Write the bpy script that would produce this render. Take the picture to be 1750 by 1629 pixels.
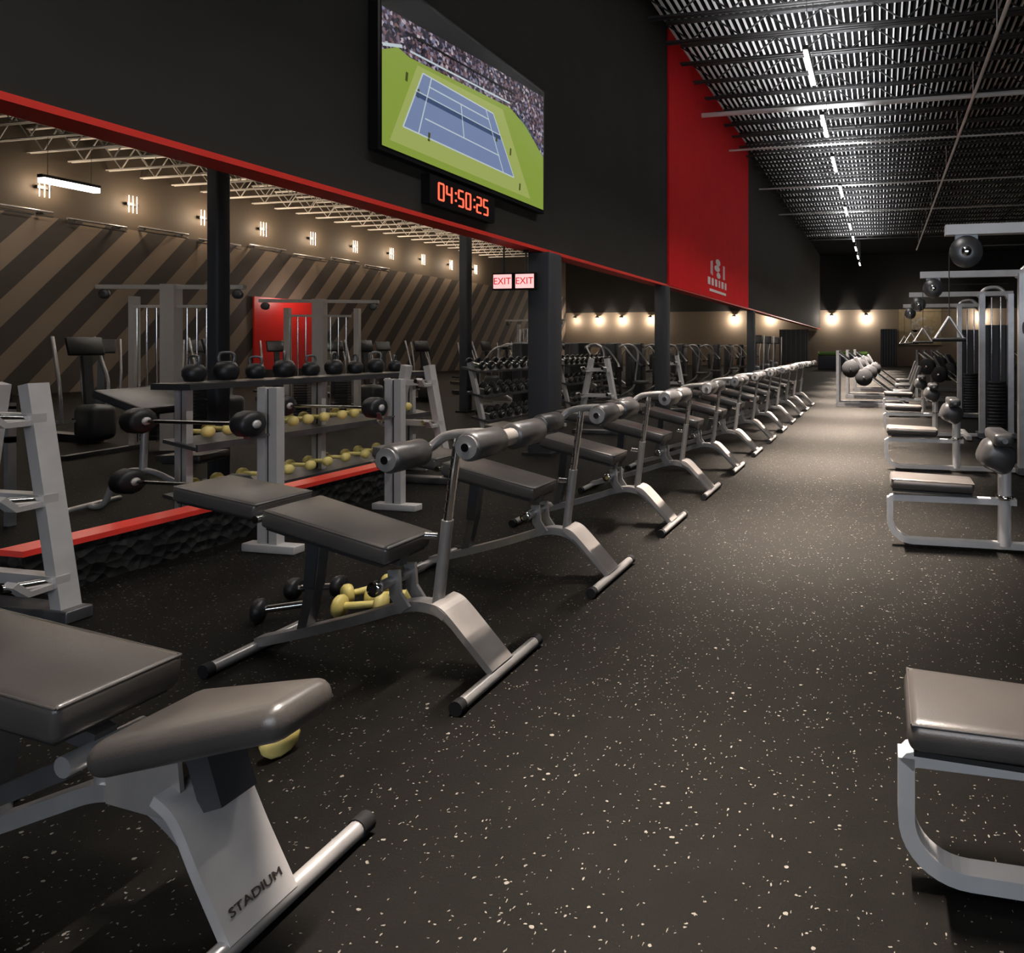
import bpy, bmesh, math, random
from mathutils import Vector, Matrix
PI = math.pi
R = math.radians
rnd = random.Random(7)
for o in list(bpy.data.objects): bpy.data.objects.remove(o)
SC = bpy.context.scene
COL = SC.collection

# ------------------------------------------------------------------ camera, world, exposure
PX, PY, FO, CH = 1302.0, 592.0, 1058.0, 1.5
YAW = math.atan2(1505 - PX, FO)
cd = bpy.data.cameras.new('camera'); cam = bpy.data.objects.new('camera', cd); COL.objects.link(cam)
cd.sensor_fit = 'HORIZONTAL'; cd.sensor_width = 36; cd.lens = FO / 1750 * 36
cd.shift_x = (875 - PX) / 1750; cd.shift_y = (PY - 814.5) / 1750
cd.clip_start = .05; cd.clip_end = 200
cam.location = (0, 0, CH); cam.rotation_euler = (PI / 2, 0, YAW)
SC.camera = cam
w = bpy.data.worlds.new('world'); SC.world = w; w.use_nodes = True
w.node_tree.nodes['Background'].inputs[0].default_value = (1, .93, .86, 1)
w.node_tree.nodes['Background'].inputs[1].default_value = .004
SC.view_settings.view_transform = 'Standard'; SC.view_settings.look = 'None'
SC.view_settings.exposure = 0.0; SC.view_settings.gamma = 1.0; SC.view_settings.use_curve_mapping = False
WARM = (1, .86, .72); NEUT = (1, .93, .86); COOL = (.93, .95, 1)
E_MAIN = 31       # corridor tubes, wide downward share
E_BEAM = 900      # corridor tubes, narrow downward beam
E_UP = 62       # corridor tubes, upward share added to brighten the deck ribs
E_LEFT_UP = 560  # added left hall pendants, upward fill for the joists
E_LEFT_DN = 4
E_SCONCE = 50
E_END = 95

# ------------------------------------------------------------------ materials
M = {}
def mat(name, col, rough=.5, metal=0., spec=.5, emit=None, es=0., coat=0.):
    m = bpy.data.materials.new(name); m.use_nodes = True
    b = m.node_tree.nodes['Principled BSDF']
    b.inputs['Base Color'].default_value = (*col, 1); b.inputs['Roughness'].default_value = rough
    b.inputs['Metallic'].default_value = metal; b.inputs['Specular IOR Level'].default_value = spec
    b.inputs['Coat Weight'].default_value = coat
    if emit:
        b.inputs['Emission Color'].default_value = (*emit, 1); b.inputs['Emission Strength'].default_value = es
    M[name] = m; return m
def noisy(name, col1, col2, scale, rough=.5, metal=0., bump=0., spec=.5, rv=0., bscale=None):
    m = mat(name, col1, rough, metal, spec); nt = m.node_tree; b = nt.nodes['Principled BSDF']
    tc = nt.nodes.new('ShaderNodeTexCoord')
    n = nt.nodes.new('ShaderNodeTexNoise'); n.inputs['Scale'].default_value = scale; n.inputs['Detail'].default_value = 6
    nt.links.new(tc.outputs['Object'], n.inputs['Vector'])
    r = nt.nodes.new('ShaderNodeValToRGB'); r.color_ramp.elements[0].color = (*col1, 1); r.color_ramp.elements[1].color = (*col2, 1)
    r.color_ramp.elements[0].position = .35; r.color_ramp.elements[1].position = .65
    nt.links.new(n.outputs['Fac'], r.inputs[0]); nt.links.new(r.outputs[0], b.inputs['Base Color'])
    if rv:
        mr = nt.nodes.new('ShaderNodeMapRange'); mr.inputs['To Min'].default_value = rough - rv; mr.inputs['To Max'].default_value = rough + rv
        nt.links.new(n.outputs['Fac'], mr.inputs['Value']); nt.links.new(mr.outputs[0], b.inputs['Roughness'])
    if bump:
        n2 = nt.nodes.new('ShaderNodeTexNoise'); n2.inputs['Scale'].default_value = bscale or scale * 6; n2.inputs['Detail'].default_value = 3
        nt.links.new(tc.outputs['Object'], n2.inputs['Vector'])
        bp = nt.nodes.new('ShaderNodeBump'); bp.inputs['Strength'].default_value = bump; bp.inputs['Distance'].default_value = .004
        nt.links.new(n2.outputs['Fac'], bp.inputs['Height']); nt.links.new(bp.outputs[0], b.inputs['Normal'])
    return m
noisy('bench_steel', (.30, .29, .285), (.36, .35, .345), 9, .30, .6, .05, rv=.05)
noisy('steel', (.46, .445, .44), (.54, .525, .52), 9, .30, .6, .05, rv=.05)
noisy('leg_steel', (.36, .33, .31), (.41, .38, .355), 7, .42, .5, .05)
noisy('steel_flat', (.50, .48, .47), (.56, .54, .53), 7, .5, .35, .05, rv=.05)
noisy('pale_steel', (.66, .65, .65), (.72, .71, .71), 7, .28, .5, .04)
noisy('steel_dark', (.12, .12, .125), (.16, .16, .165), 9, .38, .7)
mat('chrome', (.75, .74, .73), .13, 1.)
noisy('vinyl', (.052, .047, .044), (.063, .057, .053), 5, .30, 0, .12, .6, bscale=260)
noisy('vinyl_dark', (.035, .034, .035), (.045, .043, .043), 5, .33, 0, .12, .6, bscale=240)
mat('black_paint', (.012, .012, .012), .5)
mat('graphite', (.03, .031, .034), .42)
mat('column_paint', (.035, .037, .042), .6)
mat('rubber', (.010, .010, .011), .7, spec=.2)
mat('iron', (.02, .02, .022), .42, .3)
noisy('yellow_vinyl', (.84, .68, .20), (.90, .75, .28), 12, .38)
mat('red_paint', (.85, .05, .035), .35)
noisy('red_board', (.72, .014, .018), (.76, .016, .02), 2, .7, spec=.12)
mat('red_plastic', (.62, .02, .015), .35)
noisy('bulkhead', (.034, .032, .029), (.039, .037, .033), 1.2, .8, spec=.15)
mat('pale_paint', (.52, .48, .44), .4)
mat('deck_black', (.005, .005, .005), .9, spec=.05)
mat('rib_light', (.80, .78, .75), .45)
mat('rib_dim', (.09, .088, .085), .6)  # left hall ribs darkened in colour to cut bounced light
mat('joist_dark', (.035, .034, .033), .6)  # aisle joists get a darker colour that holds their shade
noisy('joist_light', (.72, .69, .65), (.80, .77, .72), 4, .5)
mat('tube_glow', (.9, .9, .9), .5, emit=(1, .93, .84), es=9)
mat('tube_soft', (.5, .5, .5), .5, emit=(1, .86, .7), es=1)
mat('sconce_glow', (.9, .9, .9), .5, emit=(1, .82, .62), es=.7)
mat('white_print', (.8, .76, .76), .6)
mat('dark_print', (.03, .02, .018), .6)
mat('bezel', (.006, .006, .007), .3)
mat('led_off', (.02, .003, .002), .3)
mat('led_red', (.5, .03, .02), .4, emit=(1, .12, .06), es=1.6)
mat('exit_face', (.8, .5, .5), .5, emit=(1, .5, .48), es=1.1)
mat('exit_letter', (.5, .02, .02), .5, emit=(.8, .03, .03), es=.45)
mat('glass_dark', (.01, .012, .015), .08)
mat('screen_blue', (.02, .05, .07), .2, emit=(.1, .35, .4), es=.25)
mat('turf', (.05, .11, .015), .9)
noisy('turf_green', (.03, .07, .01), (.07, .14, .02), 60, .9)
mat('navy', (.006, .007, .015), .6)
mat('teal_pad', (.05, .16, .16), .4)
def tvm(n, c, e=1.0): return mat(n, (0, 0, 0), .25, emit=c, es=e)
tvm('tv_green', (.24, .33, .05), .9); tvm('tv_lime', (.34, .40, .11), .9); tvm('tv_blue', (.16, .21, .36), 1.0); tvm('tv_line', (.5, .58, .62), .9)
tvm('tv_net', (.05, .08, .18), .8); tvm('tv_black', (.002, .002, .003), .5); tvm('tv_skin', (.05, .06, .01), 1)
m = tvm('tv_crowd', (.1, .1, .1), 1); nt = m.node_tree; b = nt.nodes['Principled BSDF']
tc = nt.nodes.new('ShaderNodeTexCoord'); v = nt.nodes.new('ShaderNodeTexVoronoi'); v.inputs['Scale'].default_value = 34
hs = nt.nodes.new('ShaderNodeValToRGB'); sp = nt.nodes.new('ShaderNodeSeparateColor')
cr_ = hs.color_ramp; cr_.elements[0].color = (.004, .004, .008, 1); cr_.elements[1].color = (.45, .38, .42, 1)
e = cr_.elements.new(.45); e.color = (.03, .025, .05, 1); e = cr_.elements.new(.7); e.color = (.17, .09, .09, 1); e = cr_.elements.new(.85); e.color = (.12, .13, .22, 1)
nt.links.new(tc.outputs['Object'], v.inputs['Vector']); nt.links.new(v.outputs['Color'], sp.inputs[0]); nt.links.new(sp.outputs[0], hs.inputs[0])
nt.links.new(hs.outputs[0], b.inputs['Emission Color'])

# floor: black rolled rubber with pale flecks
m = mat('rubber_floor', (.02, .018, .016), .68, 0, .06); nt = m.node_tree; b = nt.nodes['Principled BSDF']; L = nt.links.new
tc = nt.nodes.new('ShaderNodeTexCoord')
def fleck(scale, thr, size, stretch=(1, 1, 1)):
    mp = nt.nodes.new('ShaderNodeMapping'); mp.inputs['Scale'].default_value = stretch
    wn = nt.nodes.new('ShaderNodeTexNoise'); wn.inputs['Scale'].default_value = scale * .9
    ad = nt.nodes.new('ShaderNodeMixRGB'); ad.blend_type = 'ADD'; ad.inputs[0].default_value = .012
    L(tc.outputs['Object'], wn.inputs['Vector']); L(tc.outputs['Object'], ad.inputs[1]); L(wn.outputs['Color'], ad.inputs[2])
    L(ad.outputs[0], mp.inputs['Vector'])
    v = nt.nodes.new('ShaderNodeTexVoronoi'); v.voronoi_dimensions = '2D'; v.inputs['Scale'].default_value = scale; L(mp.outputs[0], v.inputs['Vector'])
    sep = nt.nodes.new('ShaderNodeSeparateColor'); L(v.outputs['Color'], sep.inputs[0])
    g = nt.nodes.new('ShaderNodeMath'); g.operation = 'GREATER_THAN'; g.inputs[1].default_value = thr; L(sep.outputs[0], g.inputs[0])
    mm = nt.nodes.new('ShaderNodeMath'); mm.operation = 'MULTIPLY'; mm.inputs[1].default_value = size; L(sep.outputs[1], mm.inputs[0])
    l = nt.nodes.new('ShaderNodeMath'); l.operation = 'LESS_THAN'; L(v.outputs['Distance'], l.inputs[0]); L(mm.outputs[0], l.inputs[1])
    p = nt.nodes.new('ShaderNodeMath'); p.operation = 'MULTIPLY'; L(g.outputs[0], p.inputs[0]); L(l.outputs[0], p.inputs[1])
    return p
a1 = fleck(50, .986, .42, (1, 1.5, 1)); a2 = fleck(100, .978, .5, (1, 2.0, 1)); a3 = fleck(88, .982, .5, (2.2, 1, 1))
mx = nt.nodes.new('ShaderNodeMath'); mx.operation = 'MAXIMUM'; L(a1.outputs[0], mx.inputs[0]); L(a2.outputs[0], mx.inputs[1])
mx2 = nt.nodes.new('ShaderNodeMath'); mx2.operation = 'MAXIMUM'; L(mx.outputs[0], mx2.inputs[0]); L(a3.outputs[0], mx2.inputs[1])
n = nt.nodes.new('ShaderNodeTexNoise'); n.inputs['Scale'].default_value = 5; n.inputs['Detail'].default_value = 9; n.inputs['Roughness'].default_value = .75; L(tc.outputs['Object'], n.inputs['Vector'])
rmp = nt.nodes.new('ShaderNodeValToRGB'); rmp.color_ramp.elements[0].color = (.0030, .0027, .0023, 1); rmp.color_ramp.elements[1].color = (.0078, .0069, .0060, 1); L(n.outputs['Fac'], rmp.inputs[0])
gm = nt.nodes.new('ShaderNodeTexNoise'); gm.inputs['Scale'].default_value = 160; L(tc.outputs['Object'], gm.inputs['Vector'])
mg = nt.nodes.new('ShaderNodeMixRGB'); mg.blend_type = 'OVERLAY'; mg.inputs[0].default_value = .6; L(rmp.outputs[0], mg.inputs[1]); L(gm.outputs['Fac'], mg.inputs[2])
mc = nt.nodes.new('ShaderNodeMixRGB'); mc.inputs[2].default_value = (.15, .138, .12, 1); L(mx2.outputs[0], mc.inputs[0]); L(mg.outputs[0], mc.inputs[1]); L(mc.outputs[0], b.inputs['Base Color'])
bp = nt.nodes.new('ShaderNodeBump'); bp.inputs['Strength'].default_value = .25; bp.inputs['Distance'].default_value = .003; L(gm.outputs['Fac'], bp.inputs['Height']); L(bp.outputs[0], b.inputs['Normal'])

# side wall: slanted tan stripes on dark brown, plain dark band above
m = mat('striped_wall', (.1, .08, .06), .7); nt = m.node_tree; b = nt.nodes['Principled BSDF']; L = nt.links.new
tc = nt.nodes.new('ShaderNodeTexCoord'); sx = nt.nodes.new('ShaderNodeSeparateXYZ'); L(tc.outputs['Object'], sx.inputs[0])
my = nt.nodes.new('ShaderNodeMath'); my.operation = 'MULTIPLY'; my.inputs[1].default_value = -1.37; L(sx.outputs['Y'], my.inputs[0])
ad = nt.nodes.new('ShaderNodeMath'); ad.operation = 'ADD'; L(my.outputs[0], ad.inputs[0]); L(sx.outputs['Z'], ad.inputs[1])
ad2 = nt.nodes.new('ShaderNodeMath'); ad2.operation = 'ADD'; ad2.inputs[1].default_value = 16.65 + 170 + .42; L(ad.outputs[0], ad2.inputs[0])
fr = nt.nodes.new('ShaderNodeMath'); fr.operation = 'MODULO'; fr.inputs[1].default_value = 1.7; L(ad2.outputs[0], fr.inputs[0])
lt = nt.nodes.new('ShaderNodeMath'); lt.operation = 'LESS_THAN'; lt.inputs[1].default_value = .84; L(fr.outputs[0], lt.inputs[0])
lz = nt.nodes.new('ShaderNodeMath'); lz.operation = 'LESS_THAN'; lz.inputs[1].default_value = 5.62; L(sx.outputs['Z'], lz.inputs[0])
mu = nt.nodes.new('ShaderNodeMath'); mu.operation = 'MULTIPLY'; L(lt.outputs[0], mu.inputs[0]); L(lz.outputs[0], mu.inputs[1])
mc = nt.nodes.new('ShaderNodeMixRGB'); mc.inputs[1].default_value = (.040, .033, .027, 1); mc.inputs[2].default_value = (.19, .145, .105, 1)
L(mu.outputs[0], mc.inputs[0])
mc2 = nt.nodes.new('ShaderNodeMixRGB'); mc2.inputs[1].default_value = (.085, .065, .046, 1); L(lz.outputs[0], mc2.inputs[0]); L(mc.outputs[0], mc2.inputs[2]); L(mc2.outputs[0], b.inputs['Base Color'])
# end wall: brown below, near-black above
m = mat('end_wall', (.1, .08, .06), .7); nt = m.node_tree; b = nt.nodes['Principled BSDF']; L = nt.links.new
tc = nt.nodes.new('ShaderNodeTexCoord'); sx = nt.nodes.new('ShaderNodeSeparateXYZ'); L(tc.outputs['Object'], sx.inputs[0])
lz = nt.nodes.new('ShaderNodeMath'); lz.operation = 'LESS_THAN'; lz.inputs[1].default_value = 4.3; L(sx.outputs['Z'], lz.inputs[0])
mc = nt.nodes.new('ShaderNodeMixRGB'); mc.inputs[1].default_value = (.022, .02, .018, 1); mc.inputs[2].default_value = (.22, .17, .12, 1); L(lz.outputs[0], mc.inputs[0]); L(mc.outputs[0], b.inputs['Base Color'])
# knee wall face: black pyramid-textured panel
m = mat('knee_face', (.014, .014, .014), .42); nt = m.node_tree; b = nt.nodes['Principled BSDF']; L = nt.links.new
tc = nt.nodes.new('ShaderNodeTexCoord'); v = nt.nodes.new('ShaderNodeTexVoronoi'); v.inputs['Scale'].default_value = 16; L(tc.outputs['Object'], v.inputs['Vector'])
bp = nt.nodes.new('ShaderNodeBump'); bp.inputs['Strength'].default_value = .9; bp.inputs['Distance'].default_value = .03; L(v.outputs['Distance'], bp.inputs['Height']); L(bp.outputs[0], b.inputs['Normal'])

# ------------------------------------------------------------------ mesh building
class MB:
    def __init__(s): s.v = []; s.f = []; s.m = []; s.s = []; s.mats = []
    def _mi(s, m):
        m = m or 'steel'
        if m not in s.mats: s.mats.append(m)
        return s.mats.index(m)
    def add(s, vs, fs, m=None, smooth=False):
        o = len(s.v); s.v += [tuple(p) for p in vs]; i = s._mi(m)
        for f in fs: s.f.append(tuple(o + k for k in f)); s.m.append(i); s.s.append(smooth)
        return s
    def box(s, c, d, m=None, rot=None):
        x, y, z = d[0] / 2, d[1] / 2, d[2] / 2
        vs = [Vector((a, b_, c_)) for a in (-x, x) for b_ in (-y, y) for c_ in (-z, z)]
        if rot is not None: vs = [rot @ q for q in vs]
        vs = [q + Vector(c) for q in vs]
        return s.add(vs, [(0, 1, 3, 2), (4, 6, 7, 5), (0, 4, 5, 1), (2, 3, 7, 6), (0, 2, 6, 4), (1, 5, 7, 3)], m)
    def rbox(s, c, d, r=.02, m=None, rot=None, seg=3, taper=0):
        bm = bmesh.new(); bmesh.ops.create_cube(bm, size=1)
        for q in bm.verts:
            q.co = Vector((q.co.x * d[0], q.co.y * d[1] * (1 - taper * (q.co.x + .5)), q.co.z * d[2]))
        bmesh.ops.bevel(bm, geom=list(bm.edges), offset=r, segments=seg, profile=.5, affect='EDGES', clamp_overlap=True)
        vs = [q.co.copy() for q in bm.verts]
        if rot is not None: vs = [rot @ q for q in vs]
        vs = [q + Vector(c) for q in vs]
        bm.verts.index_update(); fs = [[q.index for q in f.verts] for f in bm.faces]; bm.free()
        return s.add(vs, fs, m, True)
    def cyl(s, a, b_, r, m=None, n=14, r2=None, cap=True):
        a = Vector(a); b_ = Vector(b_); d = (b_ - a).normalized(); r2 = r if r2 is None else r2
        u = d.orthogonal().normalized(); w_ = d.cross(u); o = len(s.v)
        vs = []
        for p, rr in ((a, r), (b_, r2)):
            for k in range(n):
                t = 2 * PI * k / n; vs.append(p + (u * math.cos(t) + w_ * math.sin(t)) * rr)
        s.add(vs, [(k, (k + 1) % n, n + (k + 1) % n, n + k) for k in range(n)], m, True)
        if cap: s.add(vs, [tuple(range(n - 1, -1, -1)), tuple(range(n, 2 * n))], m, False)
        return s
    def lathe(s, prof, c, ax='z', m=None, n=18):      # prof: (radius, height)
        vs = []; fs = []
        for r_, h in prof:
            for k in range(n):
                t = 2 * PI * k / n; x, y = r_ * math.cos(t), r_ * math.sin(t)
                p = {'z': (x, y, h), 'y': (x, h, y), 'x': (h, x, y)}[ax]; vs.append(Vector(p) + Vector(c))
        for j in range(len(prof) - 1):
            for k in range(n): fs.append((j * n + k, j * n + (k + 1) % n, (j + 1) * n + (k + 1) % n, (j + 1) * n + k))
        fs.append(tuple(range(n))); fs.append(tuple(range((len(prof) - 1) * n, len(prof) * n)))
        return s.add(vs, fs, m, True)
    def sweep(s, path, m=None, r=.02, rect=None, n=10, up=(0, 1, 0), smooth=None):
        P = [Vector(p) for p in path]; up = Vector(up); vs = []; fs = []
        if rect: ring = [(-rect[0] / 2, -rect[1] / 2), (rect[0] / 2, -rect[1] / 2), (rect[0] / 2, rect[1] / 2), (-rect[0] / 2, rect[1] / 2)]
        else: ring = [(r * math.cos(2 * PI * k / n), r * math.sin(2 * PI * k / n)) for k in range(n)]
        k_ = len(ring); last = None
        for i, p in enumerate(P):
            t = ((P[min(i + 1, len(P) - 1)] - P[max(i - 1, 0)])).normalized()
            if rect: a = (up - t * up.dot(t)).normalized()
            else:
                a = last - t * last.dot(t) if last is not None else t.orthogonal()
                a = a.normalized(); last = a
            b_ = t.cross(a)
            for x, y in ring: vs.append(p + a * x + b_ * y)
        for i in range(len(P) - 1):
            for k in range(k_): fs.append((i * k_ + k, i * k_ + (k + 1) % k_, (i + 1) * k_ + (k + 1) % k_, (i + 1) * k_ + k))
        s.add(vs, fs, m, (not rect) if smooth is None else smooth)
        s.add(vs, [tuple(range(k_ - 1, -1, -1)), tuple(range((len(P) - 1) * k_, len(P) * k_))], m, False)
        return s
    def poly(s, pts, m): return s.add(pts, [tuple(range(len(pts)))], m)
    def mesh(s, name):
        me = bpy.data.meshes.new(name); me.from_pydata(s.v, [], s.f)
        for n_ in s.mats: me.materials.append(M[n_])
        me.polygons.foreach_set('material_index', s.m); me.polygons.foreach_set('use_smooth', s.s)
        bm = bmesh.new(); bm.from_mesh(me); bmesh.ops.recalc_face_normals(bm, faces=bm.faces); bm.to_mesh(me); bm.free()
        me.update(); return me
    def build(s, name, parent=None, label=None, loc=(0, 0, 0), rz=0):
        o = bpy.data.objects.new(name, s.mesh(name)); COL.objects.link(o)
        o.location = loc; o.rotation_euler = (0, 0, rz); o.parent = parent
        if label: o['label'] = label
        return o
def smooth_path(pts, k=6):
    P = [Vector(p) for p in pts]; out = []
    for i in range(len(P) - 1):
        p0, p1, p2, p3 = P[max(i - 1, 0)], P[i], P[i + 1], P[min(i + 2, len(P) - 1)]
        for j in range(k):
            t = j / k; out.append(.5 * ((2 * p1) + (p2 - p0) * t + (2 * p0 - 5 * p1 + 4 * p2 - p3) * t * t + (3 * p1 - p0 - 3 * p2 + p3) * t ** 3))
    return out + [P[-1]]
def thing(name, label, cat, loc=(0, 0, 0), rz=0, group=None):
    o = bpy.data.objects.new(name, None); COL.objects.link(o); o.location = loc; o.rotation_euler = (0, 0, rz); o.empty_display_size = .1
    return tag(o, label, cat, group)
def tag(o, label, cat, group=None):
    o['label'] = label; o['category'] = cat
    if group: o['group'] = group
    return o
def struct(o): o['kind'] = 'structure'; return o
KIDS = {}
def copy_thing(root, loc, label, rz=None, group=None, drop=(), sc=None):
    def cp(o, parent):
        c = o.copy(); COL.objects.link(c); c.parent = parent
        for ch in KIDS.setdefault(o.name, [q for q in bpy.data.objects if q.parent == o]):
            if ch.name.split('.')[0] in drop: continue
            cp(ch, c)
        return c
    r = cp(root, None); r.location = loc
    if rz is not None: r.rotation_euler = (0, 0, rz)
    if sc: r.scale = sc
    r['label'] = label
    if group: r['group'] = group
    return r
def area(name, loc, rot, sx_, sy_, e, col=NEUT, spread=180, parent=None):
    l = bpy.data.lights.new(name, 'AREA'); l.shape = 'RECTANGLE'; l.size = sx_; l.size_y = sy_; l.energy = e; l.color = col; l.spread = R(spread)
    o = bpy.data.objects.new(name, l); COL.objects.link(o); o.location = loc; o.rotation_euler = rot; o.parent = parent; return o
def point(name, loc, e, col=WARM, r=.05, parent=None):
    l = bpy.data.lights.new(name, 'POINT'); l.energy = e; l.color = col; l.shadow_soft_size = r
    o = bpy.data.objects.new(name, l); COL.objects.link(o); o.location = loc; o.parent = parent; return o
def text_mesh(txt, size, name, m, parent, mw, depth=.002, label=None):
    c = bpy.data.curves.new(name + '_txt', 'FONT'); c.body = txt; c.size = size; c.align_x = 'CENTER'; c.align_y = 'CENTER'; c.extrude = depth
    t = bpy.data.objects.new('tmp', c); COL.objects.link(t)
    bpy.context.view_layer.update()
    me = bpy.data.meshes.new_from_object(t.evaluated_get(bpy.context.evaluated_depsgraph_get()))
    bpy.data.objects.remove(t); me.transform(mw); me.materials.clear(); me.materials.append(M[m]); me.name = name
    o = bpy.data.objects.new(name, me); COL.objects.link(o); o.parent = parent
    if label: o['label'] = label
    return o
ORD = ['first', 'second', 'third', 'fourth', 'fifth', 'sixth', 'seventh', 'eighth', 'ninth', 'tenth', 'eleventh', 'twelfth', 'thirteenth', 'fourteenth', 'fifteenth', 'sixteenth', 'seventeenth', 'eighteenth']

# ------------------------------------------------------------------ setting
XW, XL, XR, YE, ZC, ZD = -4.6, -26.0, 13.0, 48.0, 7.5, 8.5
struct(MB().box(((XL + XR) / 2, 22.5, -.05), (XR - XL, 57, .1), 'rubber_floor').build('floor'))
ceil = struct(MB().box(((XL + XR) / 2, 22.5, ZD + .15), (XR - XL, 57, .3), 'deck_black').build('ceiling'))
mb = MB()
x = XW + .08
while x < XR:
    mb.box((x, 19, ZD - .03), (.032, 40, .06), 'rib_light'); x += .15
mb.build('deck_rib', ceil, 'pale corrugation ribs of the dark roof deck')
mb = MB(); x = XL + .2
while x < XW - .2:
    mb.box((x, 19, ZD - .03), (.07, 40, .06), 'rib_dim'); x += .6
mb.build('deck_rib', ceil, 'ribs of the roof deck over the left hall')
def joist(x0, x1, m, step, ZC=7.5, h=.72):
    mb = MB()
    for s_ in (-.045, .045): mb.box(((x0 + x1) / 2, s_, ZC + .02), (x1 - x0, .035, .04), m)
    mb.box(((x0 + x1) / 2, 0, ZC + h + .03), (x1 - x0, .12, .05), m)
    x = x0; k = 0
    while x < x1 - step / 2:
        a = Vector((x, 0, ZC + (h if k % 2 == 0 else .03))); b_ = Vector((x + step / 2, 0, ZC + (.03 if k % 2 == 0 else h)))
        mb.cyl(a, b_, .018, m, 5, cap=False); x += step / 2; k += 1
    return mb
jd = joist(XW + .1, XR, 'joist_dark', 1.1, 7.95, .42).build('joist', ceil, 'open web roof joist over the aisle, darkened for shade')
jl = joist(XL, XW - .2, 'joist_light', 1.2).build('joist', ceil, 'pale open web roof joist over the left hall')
y = 1.6; jd.location.y = y; jl.location.y = y; y += 1.0
while y < 38.5:
    for q in (jd, jl):
        c = q.copy(); COL.objects.link(c); c.parent = ceil; c.location.y = y
    y += 1.0
for xg in (-16,):
    MB().box((xg, 20, ZC + .95), (.25, 42, .2), 'joist_dark').build('girder', ceil)
# services under the deck
for y_, r_, m_ in ((15.3, .06, 'rib_light'), (18.2, .03, 'rib_light'), (22.9, .03, 'rib_light'), (27.5, .03, 'rib_light')):
    tag(MB().cyl((XW + .1, y_, ZC - .08), (XR, y_, ZC - .08), r_, m_, 8).build('sprinkler_pipe'),
        {15.3: 'thick white pipe crossing under the black roof, nearest of the pipes', 18.2: 'thin white pipe crossing the roof, second from the camera',
         22.9: 'thin white pipe crossing the roof, third from the camera', 27.5: 'thin white pipe crossing the roof, farthest of the pipes'}[y_], 'pipe', 'pipes under the roof')
mb = MB(); mb.cyl((2.1, 0, ZC - .24), (2.1, 38, ZC - .24), .04, 'joist_light', 8)
for k in range(12): mb.cyl((2.1, 3 + 3 * k, ZC - .24), (2.1, 3 + 3 * k, ZC + .6), .012, 'joist_light', 6)
tag(mb.build('conduit'), 'grey conduit running along the roof above the machines on the right', 'pipe')

wl = MB(); wl.box((XW - .12, 22.4, (2.85 + ZD) / 2), (.24, 51, ZD - 2.85), 'bulkhead')
wl = struct(wl.build('wall_left'))
struct(MB().box((XW - .11, 22.4, 2.83), (.28, 50.9, .045), 'red_paint').build('trim_1'))
kn = MB(); kn.box((-4.98, 4.17, .14), (.16, 2.9, .28), 'knee_face'); kn = struct(kn.build('wall_low'))
struct(MB().box((-4.97, 4.17, .295), (.2, 2.92, .035), 'red_paint').build('trim_2'))
struct(MB().box((XL - .1, 22.5, ZD / 2), (.2, 57, ZD), 'striped_wall').build('wall_far_left'))
struct(MB().box(((XL + XR) / 2, YE + .1, ZD / 2), (XR - XL, .2, ZD), 'end_wall').build('wall_back'))
struct(MB().box((XR + .1, 22.5, ZD / 2), (.2, 57, ZD), 'bulkhead').build('wall_right'))
struct(MB().box(((XL + XR) / 2, -6.1, ZD / 2), (XR - XL, .2, ZD), 'bulkhead').build('wall_front'))
def column(x, y, wd, ztop, label, nm='column'):
    mb = MB(); mb.rbox((x, y, ztop / 2), (wd, wd, ztop), .025, 'column_paint', seg=2); mb.box((x, y, .02), (wd + .1, wd + .1, .04), 'black_paint')
    o = mb.build(nm); struct(o); tag(o, label, 'column'); return o
column(XW - .02, 7.95, .34, 2.8, 'square dark grey column under the bulkhead beside the exit signs')
column(XW - .02, 12.7, .27, 2.8, 'slimmer dark column under the red wall panel')
column(-7.2, 5.6, .15, 8.2, 'tall black column in the left hall, nearest the camera')
column(-9.3, 12.6, .2, 8.2, 'tall black column in the left hall right of the striped wall')
column(XW - .02, 22, .27, 2.8, 'dark column under the far end of the bulkhead')

# red board with white emblem on the bulkhead
rb = thing('wall_panel', 'tall red board with a small white emblem on the dark bulkhead', 'wall panel', (XW, 17.1, 2.86))
MB().box((.02, 0, 2.8), (.05, 8.3, 5.64), 'red_board').build('board', rb)
em = MB()
for (y_, z_, ry, rz_) in ((.0, 1.02, .26, .10), (-.1, .84, .3, .09), (.05, .66, .22, .09)):
    em.add([(.05, y_ + ry * math.cos(t * PI / 6), z_ + rz_ * math.sin(t * PI / 6)) for t in range(12)], [tuple(range(12))], 'white_print')
for (y_, a) in ((-.75, .15), (-.62, -.1), (.6, .1), (.72, -.1)): em.box((.05, y_, .8), (.01, .07, .5 - abs(a)), 'white_print')
em.build('emblem', rb, 'white emblem')
tx = MB()
for i, wd in enumerate((.3, .26, .28, .2, .3, .25)): tx.box((.05, -.95 + i * .36, .42), (.01, wd * .75, .2), 'white_print')
tx.box((.05, 0, .18), (.01, 1.8, .07), 'white_print'); tx.build('lettering', rb, 'small pale lettering, too blurred to read')

# added glowing panes behind the camera: unseen cool fill light
wn = struct(MB().box((1.2, -5.98, 2.0), (7.4, .06, 3.4), 'black_paint').build('fill_window'))
pane = MB(); mat('fill_glow', (.1, .1, .1), .2, emit=(.80, .88, 1), es=8)
for k in range(4): pane.box((-1.5 + k * 1.8, -5.94, 2.7), (1.7, .02, 1.8), 'fill_glow')
pane.build('pane', wn)

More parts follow.
